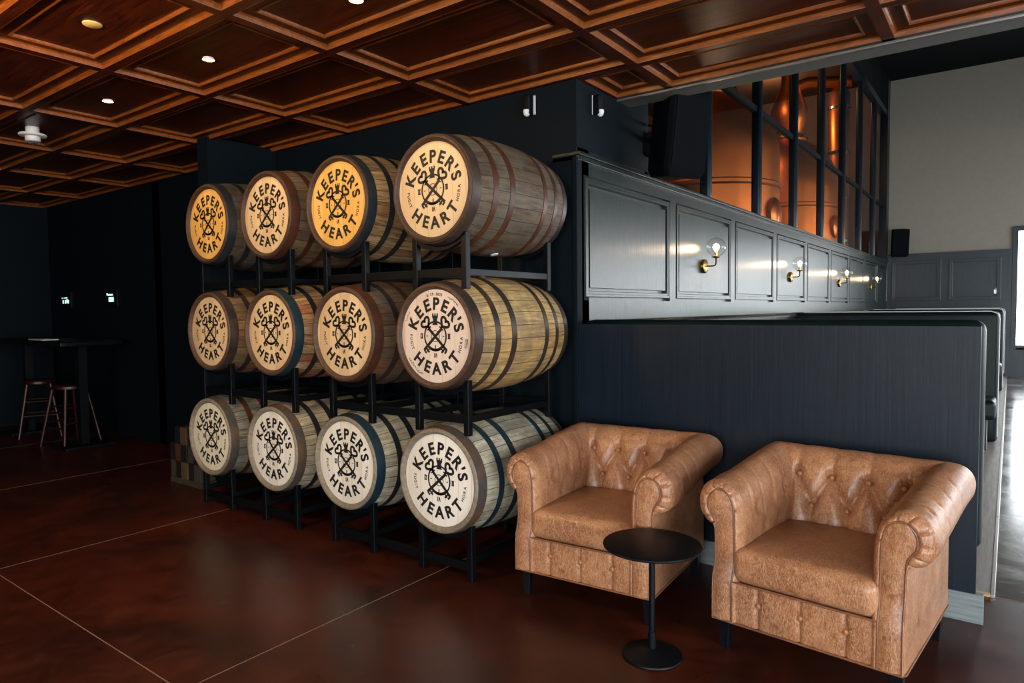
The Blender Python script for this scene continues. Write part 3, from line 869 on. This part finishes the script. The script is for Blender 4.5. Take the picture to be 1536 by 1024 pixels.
    # keyhole fronts
    for side in (-1, 1):
        pm = MB(); vs = []
        h = n//2
        for i in range(h+1):
            l, r = K_[i], K_[n-1-i]
            for q in range(7):
                s = q/6; x = l[0]+(r[0]-l[0])*s; z = l[1]+(r[1]-l[1])*s
                y = yf+fwd_off(z)-.031-.008*sin(pi*s)
                vs.append((side*(a+x), y, z))
        pm.add(vs, [(i*7+q, i*7+q+1, (i+1)*7+q+1, (i+1)*7+q) for i in range(h) for q in range(6)])
        o = pm.build('arm_front', m_leather, t, ang=60)
        MB().tube([(side*(a+K_[i][0]), yf+fwd_off(K_[i][1])-.033, K_[i][1]) for i in range(0, n, 2)], .0042, 8).build('piping', m_piping, o)
    # apron under the seat
    ap = MB(); vs = []; nx, nz = 80, 8
    for j in range(nz+1):
        z = .14+(.305-.14)*j/nz
        for i in range(nx+1):
            x = -.268+.536*i/nx; d = min(abs(x-c) for c in (-.16, 0, .16)); db = min(math.hypot(x-c, z-.232) for c in (-.16, 0, .16))
            y = -.380+.009*math.exp(-(d/.007)**2)+.010*math.exp(-(db/.016)**2)-.004*sin(pi*j/nz)
            vs.append((x, y, z))
    ap.add(vs, [(j*(nx+1)+i, j*(nx+1)+i+1, (j+1)*(nx+1)+i+1, (j+1)*(nx+1)+i) for j in range(nz) for i in range(nx)])
    ap.box(-.268, .268, -.372, -.33, .141, .304)
    o = ap.build('apron', m_leather, t, ang=60)
    MB().tube([(-.345, -.386, .139), (.345, -.386, .139), (.352, -.37, .139), (.352, .36, .139), (-.352, .36, .139), (-.352, -.37, .139)], .0045, 8, closed=True).build('welt', m_piping, t)
    # seat cushion
    cu = MB(); cu.rbox(-.266, .266, -.392, .19, .303, .440, r=.042, n=5, crown=.030)
    o = cu.build('seat_cushion', m_leather, t, ang=80)
    MB().tube([(-.262, -.386, .306), (.262, -.386, .306)], .0042, 8).build('piping', m_piping, o)
    # buttons
    def button(x, y, z, ry=0, rx=0, rz=0):
        b = MB().lathe([(.0001, .008), (.006, .007), (.0105, .004), (.012, -.001), (.012, -.008)], 14, 'z')
        o = b.build('button', m_crease, t); o.location = (x, y, z); o.rotation_euler = (rx, ry, rz)
    def back_y(z):
        for i in range(itop):
            if B_[i][1] <= z <= B_[i+1][1]: return yb0+B_[i][0]
        return yb0
    for x, z in btn[:]:
        if abs(x) < .2: button(x, back_y(z)+.008, z-.004, rx=radians(70))
    button(-.212, back_y(.645)+.004, .641, rx=radians(70)); button(.212, back_y(.645)+.004, .641, rx=radians(70))
    for x in (-.16, 0, .16): button(x, -.374, .232, rx=radians(90))
    # legs
    for sx in (-1, 1):
        for sy in (-1, 1):
            x0, y0 = sx*.315, sy*.322
            lm = MB(); w0, w1 = .024, .017
            lm.add([(x0-w1,y0-w1,0),(x0+w1,y0-w1,0),(x0+w1,y0+w1,0),(x0-w1,y0+w1,0),(x0-w0,y0-w0,.139),(x0+w0,y0-w0,.139),(x0+w0,y0+w0,.139),(x0-w0,y0+w0,.139)],
                [(0,3,2,1),(4,5,6,7),(0,1,5,4),(1,2,6,5),(2,3,7,6),(3,0,4,7)])
            lm.build('leg', m_leg, t, smooth=False, bevel=.002)
    return t
ch = chair_proto()
ch.location = (-.575, 3.005, 0); ch.rotation_euler = (0, 0, radians(-6.0))
tag(ch, 'right-hand tan leather armchair, nearest the end of the partition', 'armchair', 'tan leather armchairs')
c2 = copy_tree(ch); c2.location = (-1.60, 3.02, 0); c2.rotation_euler = (0, 0, radians(3.5))
tag(c2, 'left-hand tan leather armchair, between the barrels and the other armchair', 'armchair', 'tan leather armchairs')

# ------------------------------------------------------------------ side table
t = empty('side_table', (-1.14, 2.475, 0), 0, 'low round black metal side table in front of the two armchairs', 'table')
MB().lathe([(.0001, .448), (.19, .448), (.195, .450), (.196, .454), (.194, .458), (.19, .459), (.0001, .459)], 72).build('tabletop', m_black, t, ang=30)
MB().lathe([(.0125, .02), (.0125, .448)], 24).build('pole', m_black, t)
MB().lathe([(.0001, 0), (.118, 0), (.120, .003), (.118, .008), (.09, .017), (.05, .026), (.022, .031), (.0165, .033), (.0165, .10), (.0130, .103)], 64).build('base', m_black, t)

# ------------------------------------------------------------------ wall sconces
for i, (y, lab) in enumerate(((5.65, 'brass globe sconce nearest the speaker, largest in the row'), (8.47, 'brass globe sconce second from the near end of the row'),
                  (11.31, 'brass globe sconce third from the near end of the row'), (14.2, 'brass globe sconce furthest away, by the dark corner'))):
    t = empty('wall_sconce', (XP, y, 1.755), 0, lab, 'lamp', 'brass globe sconces on the panelled wall')
    MB().lathe([(.0001, .028), (.052, .028), (.058, .024), (.06, .0), (.0001, .0)], 40, 'x').build('backplate', m_brass, t)
    MB().tube([(.02, 0, 0), (.09, 0, 0), (.103, 0, .004), (.111, 0, .014), (.113, 0, .03), (.113, 0, .07)], .006, 10).build('arm', m_darkbrass, t)
    MB().lathe([(.006, .062), (.036, .072), (.038, .078), (.012, .08), (.012, .086), (.013, .115), (.010, .118), (.0001, .118)], 28, c=(.113, 0, 0)).build('lamp_holder', m_brass, t)
    MB().lathe([(.08*sin(a), .157-.08*cos(a)) for a in [radians(22+i_*158/22) for i_ in range(23)]], 40, c=(.113, 0, 0)).build('glass_globe', m_globe, t)
    MB().lathe([(.0001, .118), (.011, .122), (.0155, .136), (.0145, .150), (.009, .170), (.004, .185), (.0001, .192)], 20, c=(.113, 0, 0)).build('bulb', m_bulb, t)
    ld = bpy.data.lights.new('sconce_light', 'POINT'); ld.energy = 4; ld.color = (1, .72, .45); ld.shadow_soft_size = .03
    lo = bpy.data.objects.new('sconce_light', ld); C.objects.link(lo); lo.location = (XP+.113, y, 1.91)

# ------------------------------------------------------------------ loudspeakers
def speaker(name, loc, rz, tilt, sc, label):
    t = empty(name, loc, rz, label, 'speaker'); t.scale = (sc, sc, sc)
    poly = [(-.15, -.14), (.15, -.14), (.165, -.10), (.11, .15), (-.11, .15), (-.165, -.10)]   # plan, front toward -y
    def sec(z, k=1, dy=0): return [(x*k, y*k+dy, z) for x, y in poly]
    mb = MB(); vs = sec(0, .86)+sec(.05)+sec(.53)+sec(.56, .97); n = 6
    fs = [tuple(range(n))[::-1], tuple(range(3*n, 4*n))]+[(r*n+i, r*n+(i+1) % n, (r+1)*n+(i+1) % n, (r+1)*n+i) for r in range(3) for i in range(n)]
    mb.add(vs, fs); o = mb.build('cabinet', m_sp, t, smooth=False, bevel=.008); o.rotation_euler = (tilt, 0, 0)
    g = MB().box(-.14, .14, -.147, -.139, .055, .525).build('grille', m_sp, t, smooth=False); g.rotation_euler = (tilt, 0, 0)
    return t
t = speaker('loudspeaker', (-1.88, 4.42, 2.29), radians(62), radians(9), 1.0, 'large black loudspeaker mounted on the wall above the first panels')
br = MB().tube([(.0, .10, .30), (.0, .26, .30)], .02, 10).tube([(-.01, .12, .38), (-.01, .26, .42)], .01, 8)
br.build('bracket', m_black, t)
bp = MB().lathe([(.0001, 0), (.09, 0), (.09, .02), (.0001, .02)], 30, 'y', c=(0, .235, .28)).build('mount_plate', m_sp, t)
t = speaker('loudspeaker', (-1.90, 16.08, 2.42), radians(18), radians(9), 1.0, 'black loudspeaker in the far corner above the navy wainscot')
MB().tube([(.0, .10, .30), (.0, .22, .30)], .02, 10).build('bracket', m_black, t)

# ------------------------------------------------------------------ motion detectors by the ceiling
def detector(loc, rz, label):
    t = empty('motion_detector', loc, rz, label, 'sensor', 'black and white detectors under the ceiling')
    MB().rbox(-.028, .022, -.06, -.006, .0, .125, r=.012, n=3).build('housing', m_black, t)
    MB().box(-.022, .030, -.009, -.001, .006, .122).build('backplate', m_white, t, smooth=False)
    l = MB().lathe([(.0001, -.028), (.010, -.026), (.019, -.016), (.023, 0), (.022, .012), (.0001, .014)], 24); o = l.build('lens', m_white, t); o.location = (-.004, -.050, .016)
detector((-2.45, YB, 2.615), 0, 'black wall detector with white lens, above the nearest barrels')
detector((XP+.004, 3.76, 2.605), radians(90), 'black wall detector with white lens, right of the wall corner')

# ------------------------------------------------------------------ ceiling downlights, cream disc, sprinkler
def downlight(x, y, lab, glow=True):
    t = empty('downlight', (x, y, ZC+.036), 0, lab, 'light', 'round ceiling downlights')
    MB().lathe([(.031, -.001), (.037, -.003), (.038, -.0055), (.032, -.007), (.031, -.001)], 40).build('trim_ring', m_bead if not glow else m_brass, t)
    MB().lathe([(.0001, -.004), (.032, -.004)], 32).build('lens', m_down, t)
def spot(x, y, e, size=radians(100), col=(1, .76, .46), target=None, blend=.8):
    d = bpy.data.lights.new('downlight_beam', 'SPOT'); d.energy = e; d.color = col; d.spot_size = size; d.spot_blend = blend; d.shadow_soft_size = .04
    o = bpy.data.objects.new('downlight_beam', d); C.objects.link(o); o.location = (x, y, ZC+.01)
    if target: o.rotation_euler = (Vector(target)-Vector(o.location)).to_track_quat('-Z', 'Y').to_euler()
downlight(-3.63, 2.088, 'lit downlight above and left of the second barrel column')
downlight(-4.86, 2.08, 'lit downlight between the sprinkler and the nearer downlight')
downlight(-2.42, 2.11, 'lit downlight at the top edge, nearest the camera')
t = empty('ceiling_speaker', (-3.64, 1.50, ZC+.036), 0, 'larger cream unlit disc in the ceiling panel at upper left', 'ceiling disc')
MB().lathe([(.0001, -.009), (.036, -.008), (.042, -.005), (.043, 0)], 40).build('cover', m_offlens, t)
t = empty('sprinkler_head', (-5.99, 2.02, ZC+.039), 0, 'white fire sprinkler hanging from the ceiling at left', 'sprinkler'); t.scale = (.82, .82, .9)
MB().lathe([(.0001, 0), (.055, 0), (.055, -.055), (.11, -.062), (.112, -.070), (.105, -.078), (.06, -.082), (.0001, -.082)], 40).build('escutcheon', m_white, t)
MB().lathe([(.0001, -.08), (.060, -.081), (.060, -.118), (.052, -.122), (.0001, -.122)], 32).build('body', m_white, t)
df = MB()
for k in range(12):
    a = 2*pi*k/12; df.box(.035*cos(a)-.006, .035*cos(a)+.006, .035*sin(a)-.006, .035*sin(a)+.006, -.142, -.12)
df.build('deflector', m_steel, t, smooth=False)
for x in (-4.86, -3.63, -2.42): spot(x, 2.08, 11, radians(140), target=(x+.15, 2.50, 0))

# ------------------------------------------------------------------ crate of wood blocks by the wing wall
t = empty('block_crate', (-5.38, 2.86, 0), 0, 'dark crate of stacked wood blocks on the floor left of the barrels', 'crate')
mats = [wood('block_tan', (70, 52, 32), (96, 74, 48), (9, 9, 1), 4, .6), wood('block_dark', (12, 14, 18), (22, 22, 24), (9, 9, 1), 4, .6), wood('block_grey', (50, 46, 38), (70, 63, 50), (9, 9, 1), 4, .6), wood('block_brown', (58, 34, 18), (82, 50, 28), (9, 9, 1), 4, .6)]
pat = [[2, 1, 0, 1, 2], [1, 3, 1, 2, 1], [2, 1, 0, 1, 3]]
MB().box(-.24, .24, -.075, .06, 0, .045).build('plinth', mats[2], t, smooth=False, bevel=.003)
for j in range(3):
    for i in range(5):
        x0 = -.235+.094*i; z0 = .047+.142*j
        if j == 2 and i < 1: continue
        MB().box(x0, x0+.092, -.07-.006*((i*7+j*3) % 3), .055, z0, z0+.140).build('block', mats[pat[j][i]], t, smooth=False, bevel=.003)

# ------------------------------------------------------------------ dim far left corner: bar table, stools, glowing stand-ins for glints
t = empty('bar_table', (-8.65, 3.02, 0), 0, 'dark high bar table in the dim far left corner', 'table')
MB().rbox(-1.05, 1.05, -.3, .3, 1.07, 1.12, r=.012, n=2).build('tabletop', m_black, t)
for x in (-.75, .75):
    MB().box(x-.04, x+.04, -.04, .04, .03, 1.07).build('leg', m_black, t, smooth=False)
    MB().box(x-.2, x+.2, -.25, .25, 0, .03).build('foot', m_black, t, smooth=False, bevel=.004)
tag(MB().rbox(-8.68, -8.26, 2.80, 2.95, 1.1205, 1.135, r=.004, n=2).build('paper_menu', m_paper), 'white folded menu lying on the dark bar table', 'menu')
def stool():
    t = empty('bar_stool', (0, 0, 0))
    MB().lathe([(.0001, .60), (.155, .60), (.165, .61), (.165, .635), (.15, .65), (.0001, .652)], 36).build('seat', m_red, t)
    for sx in (-1, 1):
        for sy in (-1, 1):
            MB().tube([(sx*.20, sy*.20, 0), (sx*.11, sy*.11, .605)], [.016, .022], 10).build('leg', m_red, t)
    for z in (.2, .36):
        k = .20-.09*z/.605
        for sg in (-1, 1):
            MB().tube([(-k, sg*k, z), (k, sg*k, z)], .010, 8).build('stretcher', m_red, t)
            MB().tube([(sg*k, -k, z+.05), (sg*k, k, z+.05)], .010, 8).build('stretcher', m_red, t)
    return t
s1 = stool(); s1.location = (-8.12, 2.98, 0); s1.rotation_euler = (0, 0, radians(12)); tag(s1, 'red wooden stool nearer the barrels, under the bar table', 'stool', 'red stools at the bar table')
s2 = copy_tree(s1); s2.location = (-9.02, 3.0, 0); s2.rotation_euler = (0, 0, radians(-20)); tag(s2, 'red wooden stool by the left edge of the photo, under the bar table', 'stool', 'red stools at the bar table')
def glint(x, z, label, cells):
    t = empty('wall_glint', (x, YB, z), 0, label, 'glint', 'small glowing glints in the dark corner, on made-up panels')
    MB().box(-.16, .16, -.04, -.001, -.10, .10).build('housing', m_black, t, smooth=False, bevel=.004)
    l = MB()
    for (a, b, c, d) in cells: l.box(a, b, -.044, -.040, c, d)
    l.build('lit_segments', m_glint, t, smooth=False)  # glowing patches imitate window reflections; the panel behind them is made up
glint(-9.57, 1.577, 'small glowing display nearer the left edge, broken pale patches imitating a reflection', [(-.11, -.085, .02, .03), (-.05, -.02, .02, .03), (.0, .05, .02, .035), (-.085, -.06, -.045, -.0), (-.02, .01, -.045, .0), (.03, .07, -.04, .01), (.08, .095, -.045, .0)])
glint(-8.31, 1.581, 'small glowing display nearer the barrels, brighter block imitating a reflection', [(-.10, -.075, .03, .055), (-.065, .05, .025, .045), (-.05, -.03, -.045, .01), (-.027, -.005, -.045, .01), (.0, .022, -.045, .01), (.026, .07, -.045, .01)])

# thermostat on the far wall
t = empty('wall_switch', (-.235, YF-.03, 1.66), 0, 'small pale wall switch on the far navy wainscot', 'switch')
MB().box(-.04, .04, -.012, -.001, -.04, .04).build('plate', m_steel, t, smooth=False)
MB().box(-.015, .015, -.02, -.012, .03, .07).build('knob', m_white, t, smooth=False)

# ------------------------------------------------------------------ copper stills behind the glass
def still(x, y, r, top, label, neck=.26):
    t = empty('copper_still', (x, y, 0), 0, label, 'still', 'copper stills behind the glazing')
    h = top-.9
    MB().lathe([(r*.9, 0), (r, .3), (r, h-.35)]+[(r*cos(radians(a)), h+.9*sin(radians(a))) for a in range(0, 78, 6)]+[(r*.2, top-.02)], 64).build('pot', m_copper, t)
    MB().lathe([(r*1.005, h-.42), (r*1.03, h-.40), (r*1.03, h-.36), (r*1.005, h-.34)], 64).build('seam_band', m_copper, t)
    MB().lathe([(r*.34, top-.09), (r*.36, top-.03), (r*.36, top+.03), (neck*.8, top+.09), (neck*1.1, top+.3), (neck*1.25, top+.5), (neck*.9, top+.75), (neck*.6, top+.95), (neck*.5, top+1.2)], 48).build('neck', m_copper, t)
    MB().lathe([(r*.36, top-.02), (r*.40, top-.01), (r*.40, top+.03), (r*.36, top+.04)], 48).build('flange', m_brass, t)
    pts = [(0, 0, top+1.18), (.05, .03, top+1.28), (.2, .1, top+1.34), (.9, .3, top+1.2)] if top < 4.45 else [(0, 0, top+.9), (-.3, .1, top+1.0), (-1.0, .2, top+.9)]
    MB().tube([(-p[0], p[1], min(p[2], 5.95)) for p in pts], .1, 16).build('vapour_pipe', m_copper, t)
    # round manway on the shell towards the hall
    MB().lathe([(.0001, .06), (.16, .05), (.2, .02), (.2, -.05)], 32, 'x', c=(r-.01, -.1, h-.75)).build('manway', m_copper, t)
still(-3.25, 8.8, .88, 4.2, 'largest copper still, behind the first panes beside the loudspeaker')
still(-4.25, 11.4, .85, 4.75, 'copper still with tall neck, set back between the other two', .3)
still(-3.33, 13.1, .82, 4.45, 'furthest copper still, behind the middle panes')
t = empty('copper_column', (-2.9, 15.25, 0), 0, 'slender copper column with steel clamps behind the far panes', 'column')
MB().lathe([(.0001, 0), (.2, 0), (.2, 5.7), (.12, 5.85), (.0001, 5.85)], 40).build('shell', m_copper, t)
for z in (.9, 1.8, 2.7, 3.6, 4.5, 5.4): MB().lathe([(.2, z), (.225, z+.01), (.225, z+.05), (.2, z+.06)], 40).build('clamp', m_steel, t)

# ------------------------------------------------------------------ light
def area(name, loc, rot, sx, sy_, e, col):
    d = bpy.data.lights.new(name, 'AREA'); d.shape = 'RECTANGLE'; d.size = sx; d.size_y = sy_; d.energy = e; d.color = col
    o = bpy.data.objects.new(name, d); C.objects.link(o); o.location = loc; o.rotation_euler = rot; return o
DAY = (.94, .97, 1.0)
area('daylight_rear', (1.65, YN-.14, 1.52), (radians(66), 0, 0), 4.4, 2.0, 270, DAY)
area('daylight_right', (XR+.14, -.5, 1.52), (radians(66), 0, radians(90)), 6.1, 2.0, 205, DAY)
area('daylight_hall_a', (XR+.14, 7.4, 1.7), (radians(90), 0, radians(90)), 4.3, 2.2, 70, DAY)
area('daylight_hall_b', (XR+.14, 13.0, 1.7), (radians(90), 0, radians(90)), 4.7, 2.2, 110, DAY)
area('daylight_far', (1.98, YF+.145, 1.7), (radians(90), 0, radians(180)), 3.8, 2.2, 65, DAY)
for y in (6.5, 10.5, 14.5):
    d = bpy.data.lights.new('still_room_lamp', 'POINT'); d.energy = 50; d.color = (1, .62, .28); d.shadow_soft_size = .15
    o = bpy.data.objects.new('still_room_lamp', d); C.objects.link(o); o.location = (-4.0, y, 5.65)
# added lamp, unseen above the frame, for the ceiling's warm glow
t = empty('added_glow_lamp', (-3.35, .35, 2.5), 0, 'added unseen globe lamp above and left of the camera, warms the ceiling', 'lamp')
MB().tube([(0, 0, .14), (0, 0, ZC-2.5)], .006, 8).build('cord', m_black, t)
MB().lathe([(.0001, -.13), (.05, -.12), (.092, -.092), (.12, -.05), (.13, 0), (.12, .05), (.092, .092), (.05, .12), (.0001, .13)], 32).build('globe_shade', m_opal, t)
d = bpy.data.lights.new('added_glow_light', 'POINT'); d.energy = 125; d.color = (1, .66, .32); d.shadow_soft_size = .13
o = bpy.data.objects.new('added_glow_light', d); C.objects.link(o); o.location = (-3.35, .35, 2.5)
w = bpy.data.worlds.new('sky'); S.world = w; w.use_nodes = True
bg = w.node_tree.nodes['Background']; bg.inputs[0].default_value = (.8, .9, 1, 1); bg.inputs[1].default_value = 5.5
S.view_settings.view_transform = 'Standard'; S.view_settings.look = 'None'; S.view_settings.gamma = 1; S.view_settings.use_curve_mapping = False
S.view_settings.exposure = .45
